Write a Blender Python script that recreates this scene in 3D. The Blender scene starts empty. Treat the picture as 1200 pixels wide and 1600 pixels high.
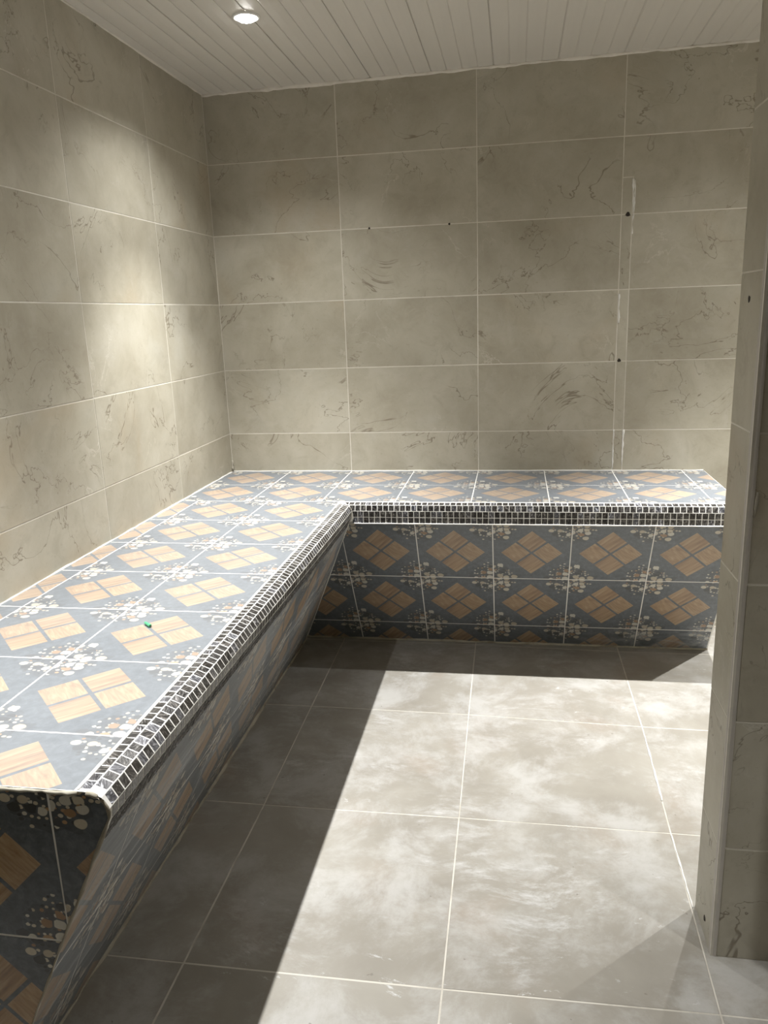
import bpy, bmesh, math, random
from mathutils import Vector as V3, Matrix
random.seed(7)
SC = bpy.context.scene
COL = SC.collection

# ---------------------------------------------------------------- camera
F_PX, PITCH, ROLL, YAW = 1219.77, 0.24771, -0.03576, -0.17067
CAM = V3((1.35445, -3.56779, 1.45041))
def cam_axes():
    cp, sp, cr, sr, cy, sy = math.cos(PITCH), math.sin(PITCH), math.cos(ROLL), math.sin(ROLL), math.cos(YAW), math.sin(YAW)
    f = V3((sy*cp, cy*cp, -sp)); r = V3((cy, -sy, 0)); u = r.cross(f)
    return cr*r + sr*u, -sr*r + cr*u, f
R_, U_, F_ = cam_axes()
cd = bpy.data.cameras.new('camera'); cam = bpy.data.objects.new('camera', cd); COL.objects.link(cam)
cd.sensor_fit = 'VERTICAL'; cd.sensor_height = 36.0; cd.lens = F_PX/1600*36.0; cd.clip_start = 0.02
cam.matrix_world = Matrix(((R_.x, U_.x, -F_.x, CAM.x), (R_.y, U_.y, -F_.y, CAM.y), (R_.z, U_.z, -F_.z, CAM.z), (0, 0, 0, 1)))
SC.camera = cam

# ---------------------------------------------------------------- world, exposure, lamps
w = bpy.data.worlds.new('world'); SC.world = w; w.use_nodes = True
w.node_tree.nodes['Background'].inputs[0].default_value = (0.9, 0.95, 1, 1)
w.node_tree.nodes['Background'].inputs[1].default_value = 0.02
SC.view_settings.view_transform = 'Standard'; SC.view_settings.look = 'None'
SC.view_settings.exposure = 0.22; SC.view_settings.gamma = 1.0; SC.view_settings.use_curve_mapping = False
# position of each downlight, its beam (watts, full angle, blend) pairs
LAMP_COL = (1.0, 0.995, 0.97)
LAMPS = [((0.480, -0.805), [(235, 76, 1.0), (34, 132, 0.8)]),
         ((0.480, -2.250), [(225, 74, 1.0), (22, 132, 0.8)]),
         ((2.220, -0.805), [(230, 66, 1.0), (16, 132, 0.8)]),
         ((2.920, -0.805), [(235, 90, 1.0), (20, 132, 0.8)]),
         ((2.800, -2.900), [(85, 98, 1.0)])]

# ---------------------------------------------------------------- small helpers
def mesh_obj(name, verts, faces, mat=None, parent=None, loc=(0, 0, 0), uvs=None, smooth=False):
    me = bpy.data.meshes.new(name); me.from_pydata([tuple(v) for v in verts], [], faces)
    if uvs:
        l = me.uv_layers.new(name='UVMap')
        for lp in me.loops: l.data[lp.index].uv = uvs[lp.vertex_index]
    if mat: me.materials.append(mat)
    if smooth:
        for p in me.polygons: p.use_smooth = True
    me.update()
    return link(name, me, parent, loc)
def link(name, me, parent=None, loc=(0, 0, 0)):
    o = bpy.data.objects.new(name, me); COL.objects.link(o); o.location = loc
    if parent: o.parent = parent
    return o
def thing(o, label, cat, group=None):
    o['label'] = label; o['category'] = cat
    if group: o['group'] = group
    return o
def structure(o, label, cat):
    o['kind'] = 'structure'; o['label'] = label; o['category'] = cat
    return o
def box_geo(a, b):
    x0, y0, z0 = a; x1, y1, z1 = b
    v = [(x0,y0,z0),(x1,y0,z0),(x1,y1,z0),(x0,y1,z0),(x0,y0,z1),(x1,y0,z1),(x1,y1,z1),(x0,y1,z1)]
    f = [(0,3,2,1),(4,5,6,7),(0,1,5,4),(1,2,6,5),(2,3,7,6),(3,0,4,7)]
    return v, f
def boxes(name, lst, mat, parent=None):
    V, F = [], []
    for a, b in lst:
        v, f = box_geo(a, b); n = len(V); V += v; F += [tuple(i+n for i in q) for q in f]
    return mesh_obj(name, V, F, mat, parent)

# ---------------------------------------------------------------- materials
class NT:
    def __init__(s, name):
        s.m = bpy.data.materials.new(name); s.m.use_nodes = True; s.t = s.m.node_tree
        s.b = s.t.nodes['Principled BSDF']
    def n(s, typ, ins=None, **props):
        nd = s.t.nodes.new('ShaderNode' + typ)
        for k, v in props.items(): setattr(nd, k, v)
        for k, v in (ins or {}).items(): s.put(nd.inputs[k], v)
        return nd
    def put(s, sock, v):
        if isinstance(v, bpy.types.Node): s.t.links.new(v.outputs[0], sock)
        elif isinstance(v, bpy.types.NodeSocket): s.t.links.new(v, sock)
        else: sock.default_value = v
    def math(s, op, a, b=0.0, clamp=False):
        return s.n('Math', {0: a, 1: b}, operation=op, use_clamp=clamp).outputs[0]
    def vmath(s, op, a, b=(0, 0, 0)):
        nd = s.n('VectorMath', {0: a, 1: b}, operation=op)
        return nd.outputs['Value'] if op in ('LENGTH', 'DOT_PRODUCT') else nd.outputs[0]
    def ramp(s, fac, pts, interp='LINEAR'):
        nd = s.n('ValToRGB', {0: fac}); cr = nd.color_ramp; cr.interpolation = interp
        while len(cr.elements) < len(pts): cr.elements.new(0.5)
        for e, (p, c) in zip(cr.elements, pts):
            e.position = p; e.color = (c if isinstance(c, tuple) else (c, c, c)) + (1,)
        return nd.outputs[0]
    def step(s, x, a, b):                        # smooth 0..1 between a and b
        return s.n('MapRange', {0: x, 1: a, 2: b, 3: 0.0, 4: 1.0}, interpolation_type='SMOOTHSTEP').outputs[0]
    def noise(s, vec, scale, detail=4, rough=0.55, dist=0.0, col=False):
        nd = s.n('TexNoise', {'Vector': vec, 'Scale': scale, 'Detail': detail, 'Roughness': rough, 'Distortion': dist})
        return nd.outputs['Color' if col else 0]
    def mix(s, fac, a, b, blend='MIX'):
        nd = s.n('Mix', data_type='RGBA', blend_type=blend)
        s.put(nd.inputs[0], fac); s.put(nd.inputs[6], a if not isinstance(a, tuple) else a + (1,)); s.put(nd.inputs[7], b if not isinstance(b, tuple) else b + (1,))
        return nd.outputs[2]
    def out(s, col, rough=0.5, bump=None, strength=0.2, dist=0.002, spec=0.5):
        s.put(s.b.inputs['Base Color'], col if not isinstance(col, tuple) else col + (1,)); s.put(s.b.inputs['Roughness'], rough)
        s.b.inputs['Specular IOR Level'].default_value = spec
        if bump is not None:
            bn = s.n('Bump', {'Height': bump, 'Strength': strength, 'Distance': dist}); s.put(s.b.inputs['Normal'], bn.outputs[0])
        return s.m
    def tile_vec(s):                             # object coordinates shifted by a random amount for each tile
        tc = s.n('TexCoord'); oi = s.n('ObjectInfo')
        r = s.n('CombineXYZ', {0: s.math('MULTIPLY', oi.outputs['Random'], 41.0), 1: s.math('MULTIPLY', oi.outputs['Random'], 17.3), 2: s.math('MULTIPLY', oi.outputs['Random'], 29.1)})
        return s.vmath('ADD', tc.outputs['Object'], r.outputs[0]), oi.outputs['Random']
    def pos(s): return s.n('NewGeometry').outputs['Position']

def mat_wall_tile():
    s = NT('beige_stone_tile'); v, rnd = s.tile_vec()
    n1 = s.noise(v, 3.2, 8, 0.62, 0.4)
    c = s.ramp(n1, [(0.28, (0.350, 0.318, 0.243)), (0.5, (0.430, 0.400, 0.316)), (0.72, (0.505, 0.475, 0.390))])
    n2 = s.noise(v, 1.7, 4, 0.5, 0.8)
    c = s.mix(s.math('MULTIPLY', s.step(n2, 0.56, 0.76), 0.5), c, (0.40, 0.315, 0.20))
    n3 = s.noise(v, 2.3, 5, 0.6, 0.3)
    c = s.mix(s.math('MULTIPLY', s.step(n3, 0.56, 0.74), 0.35), c, (0.46, 0.455, 0.40))
    n4 = s.noise(v, 11, 6, 0.68, 0.6)
    c = s.mix(s.math('MULTIPLY', s.step(n4, 0.5, 0.7), 0.30), c, (0.30, 0.262, 0.195))
    c = s.mix(s.math('MULTIPLY', s.step(n4, 0.5, 0.3), 0.22), c, (0.53, 0.505, 0.445))
    # thin dark veins: a contour of a warped noise, broken up by a second one
    vn = s.noise(v, 2.7, 5, 0.58, 0.9)
    vein = s.math('SUBTRACT', 1.0, s.step(s.math('ABSOLUTE', s.math('SUBTRACT', vn, 0.5)), 0.0006, 0.0058))
    brk = s.step(s.noise(s.vmath('ADD', v, (2, 8, 4)), 2.9, 4, 0.6), 0.44, 0.56)
    vein = s.math('MULTIPLY', vein, brk)
    c = s.mix(s.math('MULTIPLY', vein, 0.66), c, (0.16, 0.125, 0.08))
    vn2 = s.noise(s.vmath('ADD', v, (5, 3, 9)), 5.3, 6, 0.6, 0.9)
    v2 = s.math('MULTIPLY', s.math('SUBTRACT', 1.0, s.step(s.math('ABSOLUTE', s.math('SUBTRACT', vn2, 0.5)), 0.001, 0.012)), s.step(s.noise(v, 3.0, 2), 0.55, 0.7))
    c = s.mix(s.math('MULTIPLY', v2, 0.4), c, (0.66, 0.63, 0.56))
    fine = s.noise(v, 75, 3, 0.6)
    c = s.mix(s.math('MULTIPLY', s.step(fine, 0.60, 0.75), 0.25), c, (0.27, 0.23, 0.17))
    hv = s.n('HueSaturation', {'Color': c, 'Value': s.math('ADD', 0.95, s.math('MULTIPLY', rnd, 0.1)), 'Saturation': 0.92})
    return s.out(hv.outputs[0], s.math('ADD', 0.36, s.math('MULTIPLY', n1, 0.2)), s.math('SUBTRACT', n1, s.math('MULTIPLY', vein, 0.6)), 0.25, 0.002, 0.4)

def mat_far_wall():
    s = NT('beige_tiled_wall'); p = s.pos(); x = s.n('SeparateXYZ', {0: p})
    uv = s.n('CombineXYZ', {0: s.math('ADD', x.outputs[0], x.outputs[1]), 1: x.outputs[2]})
    b = s.n('TexBrick', {'Vector': uv.outputs[0], 'Color1': (0.47, 0.43, 0.35, 1), 'Color2': (0.5, 0.46, 0.38, 1), 'Mortar': (0.62, 0.59, 0.52, 1), 'Scale': 1.0,
                         'Mortar Size': 0.003, 'Brick Width': 0.6, 'Row Height': 0.3}, offset=0.0)
    c = s.mix(s.math('MULTIPLY', s.noise(p, 3, 6), 0.4), b.outputs[0], (0.40, 0.35, 0.27))
    return s.out(c, 0.45)

def mat_grout(name, col, dirt=0.25, dark=(0.30, 0.27, 0.22)):
    s = NT(name); p = s.pos()
    n = s.noise(p, 9, 6, 0.65)
    c = s.mix(s.math('MULTIPLY', s.step(n, 0.42, 0.7), dirt), col, dark)
    return s.out(c, 0.85, s.noise(p, 160, 3), 0.35, 0.001, 0.2)

def mat_floor_tile():
    s = NT('greige_floor_tile'); v, rnd = s.tile_vec(); p = s.pos()
    n1 = s.noise(v, 2.2, 7, 0.6, 0.5)
    c = s.ramp(n1, [(0.3, (0.262, 0.242, 0.208)), (0.5, (0.318, 0.298, 0.260)), (0.7, (0.375, 0.355, 0.316))])
    pk = s.step(s.noise(s.vmath('ADD', p, (3, 1, 0)), 2.6, 4, 0.55, 0.6), 0.55, 0.75)
    c = s.mix(s.math('MULTIPLY', pk, 0.35), c, (0.335, 0.27, 0.215))
    # dried white grout haze, wiped about in strokes
    wv = s.noise(p, 1.3, 2, 0.5, 0.0, True)
    pw = s.vmath('ADD', p, s.vmath('MULTIPLY', s.vmath('SUBTRACT', wv, (0.5, 0.5, 0.5)), (0.5, 0.5, 0.5)))
    st = s.noise(s.vmath('MULTIPLY', pw, (8.0, 17.0, 1.0)), 1.0, 9, 0.78, 0.1)
    area = s.step(s.noise(s.vmath('ADD', p, (0.35, 0.2, 0)), 2.2, 7, 0.66, 0.2), 0.46, 0.64)
    haze = s.math('MULTIPLY', s.step(st, 0.42, 0.68), area, True)
    soft = s.math('MULTIPLY', s.step(s.noise(p, 4.5, 9, 0.7, 0.3), 0.43, 0.66), 0.40)
    crisp = s.step(s.noise(s.vmath('MULTIPLY', pw, (8, 15, 1)), 1.0, 9, 0.78, 0.1), 0.59, 0.66)
    crisp = s.math('MULTIPLY', s.math('MULTIPLY', crisp, s.step(s.noise(s.vmath('ADD', p, (7, 2, 0)), 2.6, 4, 0.6), 0.48, 0.60)), 0.85)
    fac = s.math('MAXIMUM', s.math('MAXIMUM', s.math('MULTIPLY', haze, 0.66), soft), crisp)
    c = s.mix(fac, c, (0.600, 0.604, 0.606))
    sp = s.step(s.noise(p, 38, 2, 0.5), 0.735, 0.775)
    c = s.mix(s.math('MULTIPLY', sp, 0.6), c, (0.16, 0.14, 0.12))
    return s.out(c, s.math('ADD', 0.42, s.math('MULTIPLY', fac, 0.3)), s.math('ADD', n1, s.math('MULTIPLY', st, 0.2)), 0.12, 0.002, 0.4)

def mat_deco_tile(name, streak_axis=None, scuff=0.0, low_dust=0.0, film=0.22):
    """printed tile: slate ground, a diamond of four wood squares, pebbles in the corners (all in the tile's own UV)"""
    s = NT(name); tc = s.n('TexCoord'); oi = s.n('ObjectInfo'); uv = tc.outputs['UV']; p = s.pos()
    x = s.n('SeparateXYZ', {0: uv}); u, v = x.outputs[0], x.outputs[1]
    rnd = oi.outputs['Random']
    # slate
    sl = s.noise(s.vmath('ADD', uv, s.n('CombineXYZ', {0: s.math('MULTIPLY', rnd, 9.0)}).outputs[0]), 16, 6, 0.68, 0.4)
    c = s.ramp(sl, [(0.3, (0.040, 0.050, 0.062)), (0.5, (0.068, 0.083, 0.101)), (0.72, (0.118, 0.139, 0.163))])
    # pebbles, large ones over small ones
    def pebbles(sc, off, rad, reach, c):
        a = s.vmath('ADD', s.vmath('MULTIPLY', uv, (sc*0.92, sc*1.15, 0)), off)
        a = s.vmath('ADD', a, s.vmath('MULTIPLY', s.vmath('SUBTRACT', s.noise(uv, 9, 1, 0.5, 0, True), (0.5, 0.5, 0.5)), (0.30, 0.30, 0)))
        vo = s.n('TexVoronoi', {'Vector': a, 'Scale': 1.0, 'Randomness': 0.85}, voronoi_dimensions='2D', feature='F1')
        ve = s.n('TexVoronoi', {'Vector': a, 'Scale': 1.0, 'Randomness': 0.85}, voronoi_dimensions='2D', feature='DISTANCE_TO_EDGE')
        cc = s.n('SeparateColor', {0: vo.outputs['Color']})
        ctr = s.vmath('MULTIPLY', s.vmath('SUBTRACT', vo.outputs['Position'], off), (1/(sc*0.92), 1/(sc*1.15), 0))
        cx = s.n('SeparateXYZ', {0: ctr})
        du = s.math('SUBTRACT', 0.5, s.math('ABSOLUTE', s.math('SUBTRACT', cx.outputs[0], 0.5)))
        dv = s.math('SUBTRACT', 0.5, s.math('ABSOLUTE', s.math('SUBTRACT', cx.outputs[1], 0.5)))
        d = s.math('ADD', s.math('SQRT', s.math('ADD', s.math('MULTIPLY', du, du), s.math('MULTIPLY', dv, dv))), s.math('MULTIPLY', s.math('SUBTRACT', cc.outputs[2], 0.5), 0.10))
        zone = s.math('LESS_THAN', d, reach)
        r = s.math('ADD', rad, s.math('MULTIPLY', cc.outputs[1], 0.16))
        m = s.math('MULTIPLY', s.math('SUBTRACT', 1.0, s.step(vo.outputs['Distance'], s.math('SUBTRACT', r, 0.035), s.math('ADD', r, 0.035))), s.step(ve.outputs['Distance'], 0.045, 0.085))
        m = s.math('MULTIPLY', m, zone)
        pc = s.ramp(cc.outputs[0], [(0.0, (0.56, 0.51, 0.41)), (0.18, (0.47, 0.41, 0.31)), (0.32, (0.60, 0.58, 0.52)), (0.45, (0.40, 0.24, 0.11)), (0.56, (0.30, 0.17, 0.075)), (0.66, (0.016, 0.017, 0.019)), (0.86, (0.040, 0.043, 0.050))], 'CONSTANT')
        pc = s.mix(0.25, pc, s.mix(s.noise(uv, 60, 3), (0.2, 0.18, 0.15), (0.8, 0.78, 0.7)), 'OVERLAY')
        return s.mix(m, c, pc), zone
    _, z0 = pebbles(10.5, (3.3, 7.1, 0), 0.3, 0.265, c)
    ground = s.mix(s.math('MULTIPLY', z0, 0.45), c, (0.022, 0.023, 0.025))
    c1, _ = pebbles(24.0, (1.7, 4.2, 0), 0.20, 0.272, ground)
    c1, _ = pebbles(11.5, (3.3, 7.1, 0), 0.34, 0.255, c1)
    # wood diamond
    a = s.math('MULTIPLY', s.math('ADD', s.math('SUBTRACT', u, 0.5), s.math('SUBTRACT', v, 0.5)), 0.70711)
    b = s.math('MULTIPLY', s.math('SUBTRACT', s.math('SUBTRACT', v, 0.5), s.math('SUBTRACT', u, 0.5)), 0.70711)
    aa, ab = s.math('ABSOLUTE', a), s.math('ABSOLUTE', b)
    def band(t): return s.math('MULTIPLY', s.step(t, 0.0125, 0.0165), s.math('SUBTRACT', 1.0, s.step(t, 0.276, 0.280)))
    wood = s.math('MULTIPLY', band(aa), band(ab))
    chk = s.math('GREATER_THAN', s.math('MULTIPLY', a, b), 0.0)
    sa, sb = s.math('SIGN', a), s.math('SIGN', b)
    quad = s.math('ADD', s.math('MULTIPLY', sa, 3.7), s.math('MULTIPLY', sb, 8.3))
    g1 = s.n('CombineXYZ', {0: s.math('MULTIPLY', a, 2.2), 1: s.math('MULTIPLY', b, 30.0), 2: quad})
    g2 = s.n('CombineXYZ', {0: s.math('MULTIPLY', a, 26.0), 1: s.math('MULTIPLY', b, 5.0), 2: quad})
    w1 = s.noise(g1.outputs[0], 1.0, 6, 0.62, 0.35); w2 = s.noise(g2.outputs[0], 1.0, 6, 0.62, 1.1)
    gr = s.math('ADD', s.math('MULTIPLY', w1, chk), s.math('MULTIPLY', w2, s.math('SUBTRACT', 1.0, chk)))
    wc = s.ramp(gr, [(0.25, (0.140, 0.066, 0.024)), (0.43, (0.285, 0.160, 0.068)), (0.54, (0.370, 0.232, 0.112)), (0.70, (0.470, 0.335, 0.190))])
    tint = s.n('TexWhiteNoise', {'W': quad}, noise_dimensions='1D').outputs[0]
    wc = s.mix(s.math('MULTIPLY', tint, 0.22), wc, (0.45, 0.31, 0.16))
    c2 = s.mix(wood, c1, wc)
    # patches of grout haze left on the tile
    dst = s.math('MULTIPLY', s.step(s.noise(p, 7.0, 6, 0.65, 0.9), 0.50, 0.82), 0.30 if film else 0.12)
    if film:                                     # even pale film over the print, left off the darker end tiles
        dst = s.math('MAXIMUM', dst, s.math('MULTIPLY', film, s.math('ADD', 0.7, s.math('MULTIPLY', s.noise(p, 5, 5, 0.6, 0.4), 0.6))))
    if streak_axis:
        k = {'y': (3, 1.1, 55.0), 'x': (1.6, 30, 30.0)}[streak_axis]
        nd = s.noise(s.vmath('MULTIPLY', p, k), 1.0, 6, 0.7, 0.25)
        nd = s.math('MULTIPLY', s.math('ADD', 0.45, s.math('MULTIPLY', s.step(nd, 0.46, 0.66), 0.55)), scuff)
        ar = s.step(s.noise(p, 2.4, 4, 0.6), 0.22, 0.55)
        dst = s.math('MAXIMUM', dst, s.math('MULTIPLY', nd, ar))
    else:
        nd = s.noise(s.vmath('MULTIPLY', s.vmath('ADD', p, s.vmath('MULTIPLY', s.noise(p, 3, 2, 0.5, 0, True), (0.3, 0.3, 0))), (8, 26, 8)), 1.0, 6, 0.68, 0.3)
        dst = s.math('MAXIMUM', dst, s.math('MULTIPLY', s.step(nd, 0.60, 0.78), 0.45))
    if low_dust:                                 # cement splashed along the foot of the riser
        z = s.n('SeparateXYZ', {0: p})
        h = s.math('ADD', s.math('SUBTRACT', 0.20, z.outputs[2]), s.math('MULTIPLY', s.math('SUBTRACT', s.noise(p, 5, 5, 0.6, 0.6), 0.5), 0.55))
        h = s.math('MULTIPLY', s.step(h, 0.0, 0.22), s.math('ADD', 0.35, s.math('MULTIPLY', s.step(z.outputs[0], 1.5, 2.1), 0.55)))
        h = s.math('MULTIPLY', h, s.math('ADD', 0.35, s.math('MULTIPLY', s.step(s.noise(s.vmath('MULTIPLY', p, (14, 14, 40)), 1.0, 5, 0.65, 0.6), 0.35, 0.65), 0.65)))
        dst = s.math('MAXIMUM', dst, s.math('MULTIPLY', h, low_dust))
    c3 = s.mix(dst, c2, (0.43, 0.45, 0.475))
    return s.out(c3, s.math('ADD', 0.24, s.math('MULTIPLY', dst, 0.6)), sl, 0.10, 0.001, 0.5)

def mat_mosaic(name, from_attr=False):
    s = NT(name); tc = s.n('TexCoord'); p = s.pos()
    rnd = s.n('Attribute', attribute_name='chip').outputs['Fac'] if from_attr else s.n('ObjectInfo').outputs['Random']
    ang = s.math('MULTIPLY', rnd, 40.0)
    rot = s.n('VectorRotate', {'Vector': p, 'Angle': ang}, rotation_type='Z_AXIS')
    o = s.vmath('ADD', rot.outputs[0], s.n('CombineXYZ', {0: ang, 1: s.math('MULTIPLY', rnd, 77.0), 2: 0.0}).outputs[0])
    st = s.noise(s.vmath('MULTIPLY', o, (60, 330, 90)), 1.0, 4, 0.6, 0.7)
    c = s.ramp(st, [(0.36, (0.014, 0.014, 0.016)), (0.52, (0.045, 0.043, 0.042)), (0.62, (0.15, 0.145, 0.14)), (0.75, (0.45, 0.45, 0.46))])
    br = s.ramp(s.n('TexWhiteNoise', {'W': ang}, noise_dimensions='1D').outputs[0], [(0.0, (0.55, 0.5, 0.48)), (0.45, (1, 1, 1)), (0.75, (1.25, 1.2, 1.15)), (0.93, (2.2, 2.3, 2.6))])
    c = s.mix(1.0, c, br, 'MULTIPLY')
    return s.out(c, s.math('ADD', 0.10, s.math('MULTIPLY', st, 0.25)), st, 0.5, 0.0015, 0.7)

def mat_plain(name, col, rough=0.5, noise=0.0, metal=0.0, sc=30):
    s = NT(name)
    c = s.mix(s.math('MULTIPLY', s.noise(s.pos(), sc, 4, 0.6), noise), col, tuple(x*0.55 for x in col)) if noise else col
    s.b.inputs['Metallic'].default_value = metal
    return s.out(c, rough)
def mat_glow(name, col, st):
    s = NT(name); s.put(s.b.inputs['Emission Color'], col + (1,)); s.b.inputs['Emission Strength'].default_value = st
    return s.out((0.9, 0.9, 0.9), 0.4)

M_WALL = mat_wall_tile(); M_FAR = mat_far_wall(); M_FLOOR = mat_floor_tile()
M_WGROUT = mat_grout('pale_wall_grout', (0.68, 0.65, 0.58), 0.30); M_FGROUT = mat_grout('floor_grout', (0.62, 0.59, 0.53), 0.5)
M_BGROUT = mat_grout('white_bench_grout', (0.84, 0.83, 0.80), 0.18); M_BEAD = mat_grout('caulk_bead', (0.76, 0.73, 0.67), 0.3)
M_DIRTY = mat_grout('dirty_mortar', (0.46, 0.43, 0.36), 0.7, (0.20, 0.17, 0.12))
M_TOP = mat_deco_tile('printed_bench_tile', film=0.34); M_RISB = mat_deco_tile('printed_riser_tile', 'x', 0.16, 0.95)
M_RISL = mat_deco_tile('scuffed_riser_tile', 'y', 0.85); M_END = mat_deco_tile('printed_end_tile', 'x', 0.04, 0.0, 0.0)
M_MOS = mat_mosaic('dark_shell_mosaic'); M_MOS_S = mat_mosaic('dark_shell_mosaic_far', True)
M_CEIL = mat_plain('white_pvc_board', (0.66, 0.635, 0.59), 0.38, 0.08, 0, 4)
M_TRIM = mat_plain('grey_plastic_trim', (0.52, 0.49, 0.45), 0.45, 0.3)
M_WHITE = mat_plain('white_enamel', (0.8, 0.8, 0.78), 0.4); M_HOLE = mat_plain('dark_hole', (0.035, 0.028, 0.022), 0.9)
M_LENS = mat_glow('lit_lens', (1.0, 0.97, 0.93), 30.0)
M_GREEN = mat_plain('green_plastic', (0.10, 0.46, 0.24), 0.4, 0.2); M_DKGREEN = mat_plain('dark_green_plastic', (0.02, 0.10, 0.06), 0.5)

# ---------------------------------------------------------------- tiles
def area2(P): return 0.5*sum(P[i][0]*P[(i+1) % len(P)][1] - P[(i+1) % len(P)][0]*P[i][1] for i in range(len(P)))
def clip(P, a, b, c):                            # keep a*u + b*v <= c
    out = []
    for i in range(len(P)):
        p, q = P[i], P[(i+1) % len(P)]; dp, dq = a*p[0]+b*p[1]-c, a*q[0]+b*q[1]-c
        if dp <= 0: out.append(p)
        if (dp < 0 < dq) or (dq < 0 < dp):
            t = dp/(dp-dq); out.append((p[0]+t*(q[0]-p[0]), p[1]+t*(q[1]-p[1])))
    res = []
    for p in out:
        if not res or math.hypot(p[0]-res[-1][0], p[1]-res[-1][1]) > 1e-4: res.append(p)
    if len(res) > 1 and math.hypot(res[0][0]-res[-1][0], res[0][1]-res[-1][1]) < 1e-4: res.pop()
    return res
def inset(P, d):                                 # P counter-clockwise
    n = len(P); out = []
    for i in range(n):
        a, b, c = P[i-1], P[i], P[(i+1) % n]
        e1 = (b[0]-a[0], b[1]-a[1]); e2 = (c[0]-b[0], c[1]-b[1]); l1 = math.hypot(*e1) or 1; l2 = math.hypot(*e2) or 1
        n1 = (-e1[1]/l1, e1[0]/l1); n2 = (-e2[1]/l2, e2[0]/l2); k = 1 + n1[0]*n2[0] + n1[1]*n2[1]
        k = max(k, 0.35); out.append((b[0]+(n1[0]+n2[0])*d/k, b[1]+(n1[1]+n2[1])*d/k))
    return out
CACHE = {}
def tile(name, poly, frame, mat, parent, uvbox=None, gap=0.0033, depth=0.0015, lip=0.0004, cham=0.0010):
    """one tile: polygon in plane coordinates (O, U, V, N); face at the nominal plane, foot on the grout plane `depth` behind it"""
    O, U, V, N = frame; cham = min(cham, depth*0.7)
    if len(poly) < 3: return None
    if area2(poly) < 0: poly = poly[::-1]
    if abs(area2(poly)) < 2e-4: return None
    P = inset(poly, gap/2)
    if area2(P) < 1e-5: return None
    cu = sum(p[0] for p in P)/len(P); cv = sum(p[1] for p in P)/len(P)
    Q = inset(P, cham); n = len(P)
    key = (name, mat.name, tuple((round(p[0]-cu, 4), round(p[1]-cv, 4)) for p in P), tuple(round(x, 4) for x in (*U, *V)),
           tuple(round(x, 3) for x in ((cu-uvbox[0])/uvbox[2], (cv-uvbox[1])/uvbox[3])) if uvbox else None)
    z = random.uniform(-lip, lip)
    loc = O + U*cu + V*cv + N*z
    if key in CACHE: return link(name, CACHE[key], parent, loc)
    def w(p, h): return U*(p[0]-cu) + V*(p[1]-cv) + N*h
    verts = [w(p, -depth) for p in P] + [w(p, -cham*0.8) for p in P] + [w(p, 0.0) for p in Q]
    src = P + P + Q
    flip = U.cross(V).dot(N) < 0
    faces = [tuple(range(2*n, 3*n)), tuple(range(n-1, -1, -1))]
    for i in range(n):
        j = (i+1) % n
        faces += [(i, j, n+j, n+i), (n+i, n+j, 2*n+j, 2*n+i)]
    if flip: faces = [f[::-1] for f in faces]
    uvs = [((p[0]-uvbox[0])/uvbox[2], (p[1]-uvbox[1])/uvbox[3]) for p in src] if uvbox else None
    o = mesh_obj(name, verts, faces, mat, parent, loc, uvs)
    CACHE[key] = o.data
    return o
def rect(u0, v0, u1, v1): return [(u0, v0), (u1, v0), (u1, v1), (u0, v1)]
def fr(O, U, V, N): return V3(O), V3(U).normalized(), V3(V).normalized(), V3(N).normalized()

def bead(name, pts, r, mat, parent, wob=0.25, step=0.03, seed=1):
    """irregular hand-drawn bead of caulk along a polyline"""
    rn = random.Random(seed); V, F = [], []; K = 6
    path = []
    for a, b in zip(pts, pts[1:]):
        a, b = V3(a), V3(b); n = max(1, int((b-a).length/step))
        path += [(a.lerp(b, i/n), (b-a).normalized()) for i in range(n)]
    path.append((V3(pts[-1]), path[-1][1])); k = 1.0
    for i, (c, d) in enumerate(path):
        k = 0.6*k + 0.4*(1 + rn.uniform(-wob, wob)*2.2)
        s = d.orthogonal().normalized(); t = d.cross(s)
        off = s*rn.uniform(-wob, wob)*r*0.5 + t*rn.uniform(-wob, wob)*r*0.5
        for j in range(K):
            A = 2*math.pi*j/K; V.append(c + off + (s*math.cos(A) + t*math.sin(A))*r*k)
        if i:
            for j in range(K):
                q = (j+1) % K; F.append(((i-1)*K+j, (i-1)*K+q, i*K+q, i*K+j))
    F += [tuple(range(K-1, -1, -1)), tuple(range(len(V)-K, len(V)))]
    return mesh_obj(name, V, F, mat, parent, smooth=True)

# ---------------------------------------------------------------- the setting
XR, YF = 3.6, -5.2                               # right-hand wall, wall behind the camera
def zc(x): return 2.403 + 0.0122*x               # ceiling runs very slightly out of level
ROWZ = [0.0, 0.0185, 0.3185, 0.6185, 0.9185, 1.2185, 1.5185, 1.8185, 2.1185]
D = 0.0007
DB = 0.0004                                      # the bench is grouted almost flush

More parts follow.
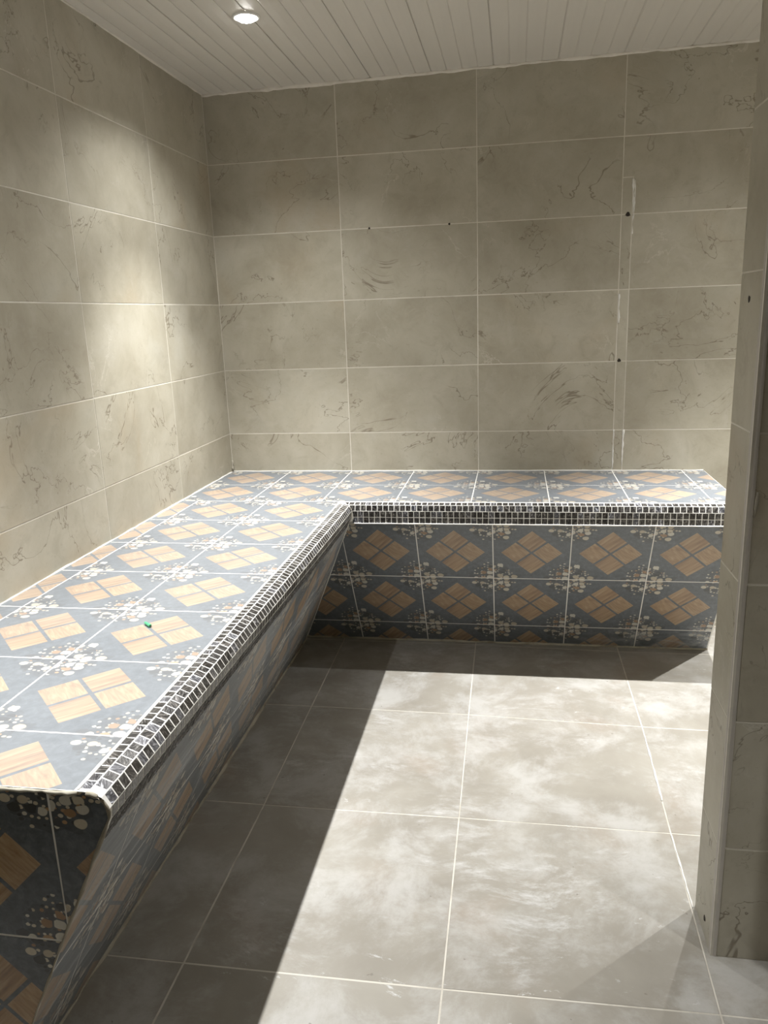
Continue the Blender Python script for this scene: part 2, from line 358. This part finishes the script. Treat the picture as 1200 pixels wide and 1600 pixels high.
wall_back = structure(boxes('wall_back', [((-0.1, D, -0.05), (XR+0.1, 0.1, 2.50))], M_WGROUT), 'long beige tiled wall behind the bench', 'wall')
fb = fr((0, 0, 0), (1, 0, 0), (0, 0, 1), (0, -1, 0))
CH0, CH1 = 1.785, 1.829                          # the chased strip patched with a narrow cut
BX = [0.0, 0.591, 1.190, 1.786, 2.390, 2.990, XR]
for i in range(6):
    x0, x1 = BX[i], BX[i+1]
    for j in range(len(ROWZ)):
        z0 = ROWZ[j]; z1 = ROWZ[j+1] if j+1 < len(ROWZ) else None
        if x1 < 2.18 and (z1 or 9) < 0.73: continue
        if z1 is None: polys = [[(x0, z0), (x1, z0), (x1, zc(x1)), (x0, zc(x0))]]
        elif i == 3 and z1 < 2.0: polys = [rect(x0, z0, CH1, z1), rect(CH1, z0, x1, z1)]
        elif i == 3 and z0 < 2.0:
            polys = [rect(x0, z0, CH1, 1.962), [(CH1, z0), (x1, z0), (x1, z1), (x0, z1), (x0, 1.962), (CH1, 1.962)]]
        else: polys = [rect(x0, z0, x1, z1)]
        for P in polys: tile('tile', P, fb, M_WALL, wall_back)
def plug(x, z, r, parent, axis='y', y=0.0):
    V, F = [], []; K = 8
    for h, rr in ((0.001, r), (-0.0012, r*0.9), (-0.0016, r*0.4)):
        for k in range(K):
            A = 2*math.pi*k/K + 0.3; q = rr*(1 + 0.18*math.sin(3*A + x*40))
            V.append((q*math.cos(A), h, q*math.sin(A)) if axis == 'y' else (h, q*math.cos(A), q*math.sin(A)))
    for a in (0, 1):
        for k in range(K): F.append((a*K+k, a*K+(k+1) % K, (a+1)*K+(k+1) % K, (a+1)*K+k))
    F.append(tuple(range(2*K, 3*K)))
    return mesh_obj('drill_hole', V, F, M_HOLE, parent, (x, y, z) if axis == 'y' else (y, x, z))
for x, z, r in ((0.719, 1.8185, 0.005), (1.07, 1.8185, 0.005), (1.812, 1.8185, 0.010), (1.799, 1.222, 0.008)): plug(x, z, r, wall_back)
for k, (a, b) in enumerate((((CH1, 1.955), (CH1+0.004, 1.74)), ((CH1+0.008, 1.95), (CH1+0.006, 1.80)), ((CH1, 0.92), (CH1-0.001, 0.738)), ((CH0+0.003, 0.92), (CH0+0.002, 0.738)), ((CH0+0.004, 1.50), (CH0+0.006, 1.38)))):
    bead('grout_smear', [(a[0], -0.0003, a[1]), (b[0], -0.0003, b[1])], 0.0026, M_BGROUT, wall_back, 0.8, 0.012, 20+k)

wall_left = structure(boxes('wall_left', [((-0.1, YF-0.1, -0.05), (-D, D, 2.50))], M_WGROUT), 'beige tiled wall along the long arm of the bench, washed by lamp light', 'wall')
fl = fr((0, 0, 0), (0, 1, 0), (0, 0, 1), (1, 0, 0))
LY = [0.0, -0.596, -1.198, -1.80, -2.402, -3.004, -3.606, -4.208, -4.81, YF]
for i in range(len(LY)-1):
    y0, y1 = LY[i+1], LY[i]
    for j in range(len(ROWZ)):
        z0 = ROWZ[j]; z1 = ROWZ[j+1] if j+1 < len(ROWZ) else zc(0)
        if y0 > -2.5 and z1 < 0.73: continue
        tile('tile', rect(y0, z0, y1, z1), fl, M_WALL, wall_left)
plug(-0.905, zc(0)-0.008, 0.006, wall_left, 'x', 0.0)
bead('mortar_chip', [(0.004, -0.012, 0.744), (0.003, -0.004, 0.79)], 0.004, M_DIRTY, wall_left, 0.6, 0.01, 5)

floor = structure(boxes('floor', [((-0.1, YF-0.1, -0.10), (XR+0.1, 0.1, -D))], M_FGROUT), 'large beige floor tiles smeared with white grout haze', 'floor')
ff = fr((0, 0, 0), (1, 0, 0), (0, 1, 0), (0, 0, 1))
FX = [[0.0, 0.578, 1.186, 1.800, 2.40, 3.0, XR], [0.0, 0.582, 1.187, 1.803, 2.41, 3.0, XR], [0.0, 0.590, 1.192, 1.807, 2.41, 3.01, XR], [0.0, 0.600, 1.199, 1.797, 2.40, 3.0, XR], [0.0, 0.600, 1.204, 1.789, 2.39, 3.0, XR]]
FY = [[0.0]*7, [-0.300, -0.300, -0.300, -0.322, -0.32, -0.32, -0.32], [-0.93, -0.927, -0.934, -0.960, -0.97, -0.97, -0.97], [-1.55, -1.552, -1.549, -1.552, -1.56, -1.56, -1.56], [-2.165, -2.162, -2.158, -2.148, -2.15, -2.15, -2.15]]
for y in (-2.77, -3.38, -3.99, -4.6, YF): FX.append(FX[4]); FY.append([y]*7)
for j in range(len(FX)-1):
    for i in range(6):
        P = [(FX[j+1][i], FY[j+1][i]), (FX[j+1][i+1], FY[j+1][i+1]), (FX[j][i+1], FY[j][i+1]), (FX[j][i], FY[j][i])]
        tile('tile', P, ff, M_FLOOR, floor, gap=0.0035)
for k, (a, b) in enumerate((((1.797, -1.56), (1.797, -1.84)), ((1.806, -1.02), (1.800, -1.40)))):
    bead('grout_smear', [(*a, 0.0), (*b, 0.0)], 0.0022, M_BGROUT, floor, 0.7, 0.02, 30+k)

ceiling = structure(boxes('ceiling', [((-0.1, YF-0.1, 2.47), (XR+0.1, 0.1, 2.55))], M_WHITE), 'ceiling of white grooved plastic boards running towards the back wall', 'ceiling')
x = 0.489 - 0.2565*2
while x < XR:
    a, b = max(x, 0.0), min(x+0.2565, XR)
    prof = []
    for k in range(4):
        s0 = x + k*0.064125
        g = 0.006 if k == 0 else 0.0034
        prof += [(s0, g), (s0+0.0022, g*0.55), (s0+0.006, 0.0004), (s0+0.034, -0.0010), (s0+0.058, 0.0002), (s0+0.0638, 0.0012)]
    prof.append((x+0.2565, 0.006))
    prof = [p for p in prof if a-1e-6 <= p[0] <= b+1e-6]
    if prof[0][0] > a+1e-4: prof.insert(0, (a, 0.0))
    if prof[-1][0] < b-1e-4: prof.append((b, 0.0))
    n = len(prof); V = []
    for y in (0.0, YF): V += [(px-a, y, zc(px)-zc(a)+h) for px, h in prof]
    for y in (0.0, YF): V += [(px-a, y, zc(px)-zc(a)+h+0.009) for px, h in prof]
    Fs = []
    for i in range(n-1):
        Fs += [(i, i+1, n+i+1, n+i), (2*n+i, 3*n+i, 3*n+i+1, 2*n+i+1)]
    Fs += [(0, n, 3*n, 2*n), (n-1, 3*n-1, 4*n-1, 2*n-1)]
    mesh_obj('board', V, Fs, M_CEIL, ceiling, (a, 0, zc(a)))
    x += 0.2565

t1 = structure(bead('trim_1', [(0.0, -0.002, zc(0)-0.002), (XR, -0.002, zc(XR)-0.002)], 0.0080, M_BEAD, None, 0.35, 0.025, 3), 'wavy white caulk line between ceiling and back wall', 'trim')
t2 = structure(bead('trim_2', [(0.002, 0.0, zc(0)-0.001), (0.002, YF, zc(0)-0.001)], 0.0042, M_BEAD, None, 0.35, 0.04, 4), 'pale caulk line between ceiling and left wall', 'trim')

# partition whose end and front face stand at the right edge of the picture
PX, PB, PF = 1.803, -1.832, -1.990
part = structure(boxes('wall_partition', [((PX+D, PF+D, 0.0), (XR, PB-D, 2.47))], M_WGROUT), 'end of a tiled partition wall with a grey plastic corner strip', 'wall')
fpl = fr((PX, 0, 0), (0, 1, 0), (0, 0, 1), (-1, 0, 0)); fpf = fr((0, PF, 0), (1, 0, 0), (0, 0, 1), (0, -1, 0)); fpb = fr((0, PB, 0), (1, 0, 0), (0, 0, 1), (0, 1, 0))
PZ = [0.0, 0.287, 0.595, 0.900, 1.205, 1.506, 1.806, 2.106]
for j in range(8):
    z0 = PZ[j]; z1 = PZ[j+1] if j < 7 else zc(PX)
    tile('tile', rect(PF+0.012, z0, PB, z1), fpl, M_WALL, part)
    for a, b in ((PX+0.012, 2.30), (2.30, 2.90), (2.90, XR)):
        if a < 2.2: tile('tile', rect(a, z0, b, z1), fpf, M_WALL, part)
    for a, b in ((PX, 2.40), (2.40, 3.0), (3.0, XR)): tile('tile', rect(a, z0, b, z1), fpb, M_WALL, part)
V, Fs = [], []; K = 6
for z in (0.0, zc(PX)):
    for k in range(K+1):
        A = math.pi/2*k/K; V.append((PX+0.0125-0.0135*math.cos(A), PF+0.0125-0.0135*math.sin(A), z))
    V.append((PX+0.0125, PF+0.0125, z))
n = K+2
for k in range(n): Fs.append((k, (k+1) % n, n+(k+1) % n, n+k))
Fs += [tuple(range(n-1, -1, -1)), tuple(range(n, 2*n))]
Fs = [f[::-1] for f in Fs]
mesh_obj('corner_strip', V, Fs, M_TRIM, part, smooth=False)['label'] = 'grey plastic corner strip'
plug(-1.900, 1.455, 0.007, part, 'x', PX)
plug(-1.925, 0.045, 0.007, part, 'x', PX)
bead('mortar_smear', [(PX+0.018, PF+0.0005, 1.09), (PX+0.016, PF+0.0005, 1.04)], 0.0022, M_DIRTY, part, 0.9, 0.008, 9)

structure(boxes('wall_niche', [((2.30, -2.40, 0.0), (XR, PF, 2.47))], M_FAR), 'tiled wall return outside the steam room, beyond the right edge', 'wall')
structure(boxes('wall_right', [((XR, YF-0.1, 0.0), (XR+0.1, 0.0, 2.47))], M_FAR), 'tiled side wall hidden behind the partition', 'wall')
structure(boxes('wall_front', [((-0.1, YF-0.1, 0.0), (XR, YF, 2.47))], M_FAR), 'tiled wall behind the photographer', 'wall')

# ---------------------------------------------------------------- the bench
ZB, BXE, LYE = 0.734, 2.180, -2.572              # seat height, right end of the short arm, near end of the long arm
TL, SL = 0.40, (0.7215-0.40)/0.6837              # long arm: foot of riser, lean of riser
TB, SB = 0.270, 0.573                            # short arm: the same
def arc(cx, cz, r, a0, a1, n): return [(cx + r*math.cos(math.radians(a0+(a1-a0)*i/n)), cz + r*math.sin(math.radians(a0+(a1-a0)*i/n))) for i in range(n+1)]
LEFT_PROF = [(0.668, ZB)] + arc(0.690, 0.699, 0.035, 90, -25.2, 14) + [(TL+SL*0.640, 0.640)]
def along(prof, n):
    L = [0.0]
    for a, b in zip(prof, prof[1:]): L.append(L[-1] + math.hypot(b[0]-a[0], b[1]-a[1]))
    out = []
    for i in range(n+1):
        s = L[-1]*i/n; j = max(k for k in range(len(L)) if L[k] <= s+1e-9); j = min(j, len(prof)-2)
        t = (s-L[j])/(L[j+1]-L[j]); out.append((prof[j][0]+t*(prof[j+1][0]-prof[j][0]), prof[j][1]+t*(prof[j+1][1]-prof[j][1])))
    return out
BACK_PROF = [(0.620, ZB)] + arc(0.628, 0.712, 0.022, 90, 0, 10) + [(0.650, 0.655)]
LEFT_PROF, BACK_PROF = along(LEFT_PROF, 6), along(BACK_PROF, 4)      # the nosing is faceted, one chip per facet
def ring(prof, t, s):                            # closed section, pulled back to the grout level
    P = [(0.002, 0.0), (t, 0.0)] + [(t+s*prof[-1][1], prof[-1][1])] + prof[::-1] + [(0.002, ZB)]
    Q = inset(P, DB)
    Q[0] = (0.002, 0.0); Q[1] = (Q[1][0], 0.0); Q[-1] = (0.002, ZB-DB)
    return Q
def extrude(sec, fn, c0, c1):
    n = len(sec); V = [fn(p, c0) for p in sec] + [fn(p, c1) for p in sec]
    F = [(i, (i+1) % n, n+(i+1) % n, n+i) for i in range(n)] + [tuple(range(n-1, -1, -1)), tuple(range(n, 2*n))]
    return V, F
bench = bpy.data.objects.new('steam_room_bench', None); COL.objects.link(bench); bench.empty_display_size = 0.1
thing(bench, 'built-in L-shaped corner bench clad in patterned tiles with a dark mosaic nosing', 'bench')
def back_front(z):                               # how far the short arm reaches out at height z
    if z <= 0.655: return TB + SB*z
    for (a, za), (b, zb) in zip(BACK_PROF, BACK_PROF[1:]):
        if zb <= z <= za: return a if za - zb < 1e-6 else a + (b-a)*(za-z)/(za-zb)
    return 0.620
V1, F1 = extrude(ring(LEFT_PROF, TL, SL), lambda p, c: (p[0], c if c is not None else -back_front(p[1]) + (0.003 if p[1] < 0.70 else 0.0), p[1]), None, LYE+DB)
V2, F2 = extrude(ring(BACK_PROF, TB, SB), lambda p, c: (c, -p[0], p[1]), 0.002, BXE-DB)
F1 = [f[::-1] for f in F1]
bm = bmesh.new(); vs = [bm.verts.new(v) for v in V1+V2]
for f in F1: bm.faces.new([vs[i] for i in f])
for f in F2: bm.faces.new([vs[i+len(V1)] for i in f])
bmesh.ops.recalc_face_normals(bm, faces=bm.faces)
me = bpy.data.meshes.new('body'); bm.to_mesh(me); bm.free(); me.materials.append(M_BGROUT)
link('body', me, bench)['label'] = 'white grouted bench body'

T = 0.2988
ft = fr((0, 0, ZB), (1, 0, 0), (0, 1, 0), (0, 0, 1))
TX = [-0.007] + [0.292 + T*k for k in range(7)]
G = dict(gap=0.0042, depth=DB, lip=0.00012)
for k, x0 in enumerate(TX):
    for y1, y0 in ((0.0, -0.3065), (-0.3065, -0.613)):
        tile('seat_tile', rect(max(x0, 0.001), y0, min(x0+T, BXE), min(y1, -0.001)), ft, M_TOP, bench, (x0, y0, T, 0.3065), **G)
for k in range(7):
    y1 = -0.613 - T*k; y0 = max(y1-T, LYE)
    tile('seat_tile', rect(0.001, y0, 0.071, y1), ft, M_TOP, bench, (-0.128, y1-T, T, T), **G)
    tile('seat_tile', rect(0.071, y0, 0.370, y1), ft, M_TOP, bench, (0.071, y1-T, T, T), **G)
    tile('seat_tile', rect(0.370, y0, 0.668, y1), ft, M_TOP, bench, (0.370, y1-T, T, T), **G)
# sloping front of the short arm
kb = math.hypot(1, SB); frb = fr((0, -TB, 0), (1, 0, 0), (0, -SB, 1), (0, -1, -SB))
RZ = [0.0, 0.112, 0.382, 0.652]
cornx = lambda z: TL + SL*z
for k in range(6):
    x0 = 0.668 + 0.3018*k - 0.3018*(0 if k else 0)
    for (z0, z1, full) in ((0.382, 0.652, 0.382), (0.112, 0.382, 0.112), (0.0, 0.112, -0.158)):
        P = rect(x0, z0*kb, min(x0+0.3018, BXE), z1*kb)
        P = clip(P, -1, SL/kb, -TL-0.001)
        tile('riser_tile', P, frb, M_RISB, bench, (x0, full*kb, 0.3018, 0.27*kb), **G)
for (z0, z1, full) in ((0.382, 0.652, 0.382), (0.112, 0.382, 0.112), (0.0, 0.112, -0.158)):
    P = clip(rect(0.36, z0*kb, 0.668, z1*kb), -1, SL/kb, -TL-0.001)
    tile('riser_tile', P, frb, M_RISB, bench, (0.668-0.3018, full*kb, 0.3018, 0.27*kb), **G)
# sloping front of the long arm
kl = math.hypot(1, SL); frl = fr((TL, 0, 0), (0, 1, 0), (SL, 0, 1), (1, 0, -SL))
LR = [-0.613 + T - T*k for k in range(8)]
for y1 in LR:
    y0 = y1-T
    for (z0, z1, full) in ((0.372, 0.640, 0.372), (0.102, 0.372, 0.102), (0.0, 0.102, -0.168)):
        P = clip(rect(max(y0, LYE), z0*kl, y1, z1*kl), 1, SB/kl, -TB-0.001)
        tile('riser_tile', P, frl, M_RISL, bench, (y0, full*kl, T, 0.27*kl), **G)
# near end of the long arm and right end of the short arm
def end_tiles(prof, t, s, frame, sgn, xs, mat):
    sec = [(0.002, 0.0), (t, 0.0)] + [(t+s*prof[-1][1], prof[-1][1])] + prof[::-1] + [(0.002, ZB)]
    sec = [(sgn*p[0], p[1]) for p in sec]
    for x0, x1 in xs:
        for z0, z1 in ((0.441, 0.741), (0.141, 0.441), (-0.159, 0.141)):
            P = sec if area2(sec) > 0 else sec[::-1]
            for a in ((-1, 0, -x0), (1, 0, x1), (0, -1, -z0), (0, 1, z1)): P = clip(P, *a)
            if len(P) > 2: tile('end_tile', P, frame, mat, bench, (x0, z0, x1-x0, z1-z0), **G)
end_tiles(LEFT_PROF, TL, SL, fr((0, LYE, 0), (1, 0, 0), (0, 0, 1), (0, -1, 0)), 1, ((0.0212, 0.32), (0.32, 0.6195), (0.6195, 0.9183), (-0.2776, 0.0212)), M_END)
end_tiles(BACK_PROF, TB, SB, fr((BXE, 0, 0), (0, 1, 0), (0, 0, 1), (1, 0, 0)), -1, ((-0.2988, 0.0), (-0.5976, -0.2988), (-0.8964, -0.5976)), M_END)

# mosaic nosing: chips laid in rows over the rounded edge
CHIP = 0.0222
chips = []                                       # (score, frame, poly, row key)
def lay(prof, rows, fn, axis, start, stop, arm):
    R = prof
    for r in range(rows):
        (a, za), (b, zb) = R[r], R[r+1]
        Vd = fn((b, zb), 0) - fn((a, za), 0); h = Vd.length; Vd.normalize()
        N = axis.cross(Vd); N = N if N.dot(fn((a+0.02, za+0.05), 0) - fn((a, za), 0)) > 0 else -N
        c = start(r, rows); n = int((stop-c)/CHIP); jog = random.uniform(-0.004, 0.004)
        for k in range(n):
            u0 = c + k*CHIP
            mid = fn(((a+b)/2, (za+zb)/2), 0) + axis*(u0+CHIP/2)
            d = CAM - mid
            chips.append((max(0.0, d.normalized().dot(N))*CHIP*h/d.length_squared, (fn((a, za), 0), axis, Vd, N), rect(u0, 0.0, u0+CHIP, h)))
lay(LEFT_PROF, 6, lambda p, c: V3((p[0], c, p[1])), V3((0, -1, 0)), lambda r, n: 0.622+0.032*min(1, (r+1)/3), -LYE, 'long')
lay(BACK_PROF, 4, lambda p, c: V3((c, -p[0], p[1])), V3((1, 0, 0)), lambda r, n: 0.672+0.052*min(1, (r+0.6)/2), BXE, 'short')
chips.sort(key=lambda c: -c[0])
SV, SF, SA = [], [], []
for i, (sc, frame, P) in enumerate(chips):
    if i < 300:
        tile('mosaic_chip', P, frame, M_MOS, bench, None, gap=0.0025, depth=DB+0.0003, lip=0.0003, cham=0.0008)
    else:
        O, U, W, N = frame; p = inset(P, 0.00125); q = inset(p, 0.0008); z = random.uniform(-0.0003, 0.0003); n = len(SV); rv = random.random()
        SV += [O+U*a+W*b+N*(z-DB-0.0003) for a, b in p] + [O+U*a+W*b+N*z for a, b in q]; SA += [rv]*8
        fs = [(4, 5, 6, 7)] + [(k, (k+1) % 4, 4+(k+1) % 4, 4+k) for k in range(4)]
        if U.cross(W).dot(N) < 0: fs = [f[::-1] for f in fs]
        SF += [tuple(n+j for j in f) for f in fs]
so = mesh_obj('mosaic_chips', SV, SF, M_MOS_S, bench); so['kind'] = 'stuff'
at = so.data.attributes.new('chip', 'FLOAT', 'POINT'); at.data.foreach_set('value', SA)
# beads of grout and mortar round the bench
structure(bead('trim_3', [(0.002, LYE+0.01, ZB+0.001), (0.002, -0.002, ZB+0.001), (BXE-0.004, -0.002, ZB+0.001)], 0.0034, M_BGROUT, None, 0.3, 0.03, 11), 'white grout line where the bench meets the walls', 'trim')
bead('grout_joint', [(TL+0.003, LYE+0.01, 0.002), (TL+0.003, -TB-0.003, 0.002), (BXE, -TB-0.003, 0.002)], 0.0062, M_DIRTY, bench, 0.45, 0.03, 12)
bead('grout_joint', [(0.02, LYE-0.0005, ZB-0.004), (0.672, LYE-0.0005, ZB-0.004)], 0.004, M_DIRTY, bench, 0.5, 0.012, 13)
bead('grout_joint', [(0.690, LYE-0.0005, ZB-0.004)] + [(a, LYE-0.0005, b) for a, b in arc(0.688, 0.697, 0.0345, 90, -25, 8)] + [(TL+SL*0.45-0.002, LYE-0.0005, 0.45), (TL, LYE-0.0005, 0.0)], 0.0030, M_DIRTY, bench, 0.5, 0.02, 14)
bead('grout_joint', [(0.668, -0.640, ZB-0.0015), (0.690, -0.645, ZB-0.004), (0.715, -0.648, 0.714), (0.722, -0.650, 0.68), (TL+SL*0.655-0.001, -0.645, 0.655)], 0.0065, M_BGROUT, bench, 0.5, 0.01, 15)
bead('grout_joint', [(0.672, -0.650, ZB), (0.672, LYE+0.004, ZB)][0:2], 0.0022, M_BGROUT, bench, 0.3, 0.03, 16)
bead('grout_joint', [(0.705, -0.652, 0.655), (BXE-0.004, -0.650, 0.655)], 0.0026, M_BGROUT, bench, 0.3, 0.03, 17)

# ---------------------------------------------------------------- small things
gv, gf = [], []; K = 10
prof = [(0.0, 0.0), (0.0025, 0.0), (0.0042, 0.001), (0.0046, 0.006), (0.0038, 0.010), (0.0042, 0.013), (0.0037, 0.016), (0.0040, 0.020), (0.0034, 0.024), (0.0030, 0.029), (0.0014, 0.031)]
for r, h in prof:
    for k in range(K):
        A = 2*math.pi*k/K; gv.append((h, r*math.cos(A), r*math.sin(A)))
for i in range(len(prof)-1):
    for k in range(K): gf.append((i*K+k, i*K+(k+1) % K, (i+1)*K+(k+1) % K, (i+1)*K+k))
gf.append(tuple(range((len(prof)-1)*K, len(prof)*K)))
g = mesh_obj('wall_plug', gv, gf, M_GREEN, None, (0.486, -1.920, ZB+0.0050), smooth=True); g.rotation_euler = (0, 0, math.radians(140))
thing(g, 'tiny green plastic wall plug lying on a wood-print square of the seat', 'wall plug')
hv = [(-0.0004, 0.0026*math.cos(2*math.pi*k/K), 0.0026*math.sin(2*math.pi*k/K)) for k in range(K)] + [(0.001, 0.0026*math.cos(2*math.pi*k/K), 0.0026*math.sin(2*math.pi*k/K)) for k in range(K)]
mesh_obj('bore', hv, [tuple(range(K))] + [(k, (k+1) % K, K+(k+1) % K, K+k) for k in range(K)], M_DKGREEN, g)['label'] = 'dark open end'

def downlight(x, y, beams, label):
    z = zc(x); o = bpy.data.objects.new('downlight', None); COL.objects.link(o); o.location = (x, y, z); o.empty_display_size = 0.05
    thing(o, label, 'lamp', 'ceiling downlights')
    def lathe(name, prof, mat, K=28):
        V = [(r*math.cos(2*math.pi*k/K), r*math.sin(2*math.pi*k/K), h) for r, h in prof for k in range(K)]
        F = [(i*K+k, (i+1)*K+k, (i+1)*K+(k+1) % K, i*K+(k+1) % K) for i in range(len(prof)-1) for k in range(K)]
        return mesh_obj(name, V, F, mat, o, smooth=True)
    lathe('trim_ring', [(0.046, 0.001), (0.046, -0.003), (0.043, -0.006), (0.037, -0.006), (0.034, -0.003), (0.034, 0.001)], M_WHITE)
    lathe('lens', [(0.0335, -0.002), (0.031, -0.008), (0.024, -0.013), (0.012, -0.016), (0.001, -0.017)], M_LENS)
    for wt, ang, bl in beams:
        ld = bpy.data.lights.new('beam', 'SPOT'); ld.energy = wt; ld.color = LAMP_COL; ld.spot_size = math.radians(ang); ld.spot_blend = bl; ld.shadow_soft_size = 0.012
        lo = bpy.data.objects.new('beam', ld); COL.objects.link(lo); lo.parent = o; lo.location = (0, 0, -0.032)
    return o
for (pos, beams), lb in zip(LAMPS, ('round lit downlight in the grooved ceiling above the bench corner', 'lit downlight on the ceiling over the near end of the long bench arm', 'lit downlight on the ceiling over the right end of the short bench arm', 'lit downlight on the ceiling behind the partition', 'lit downlight on the ceiling outside the partition')):
    downlight(*pos, beams, lb)
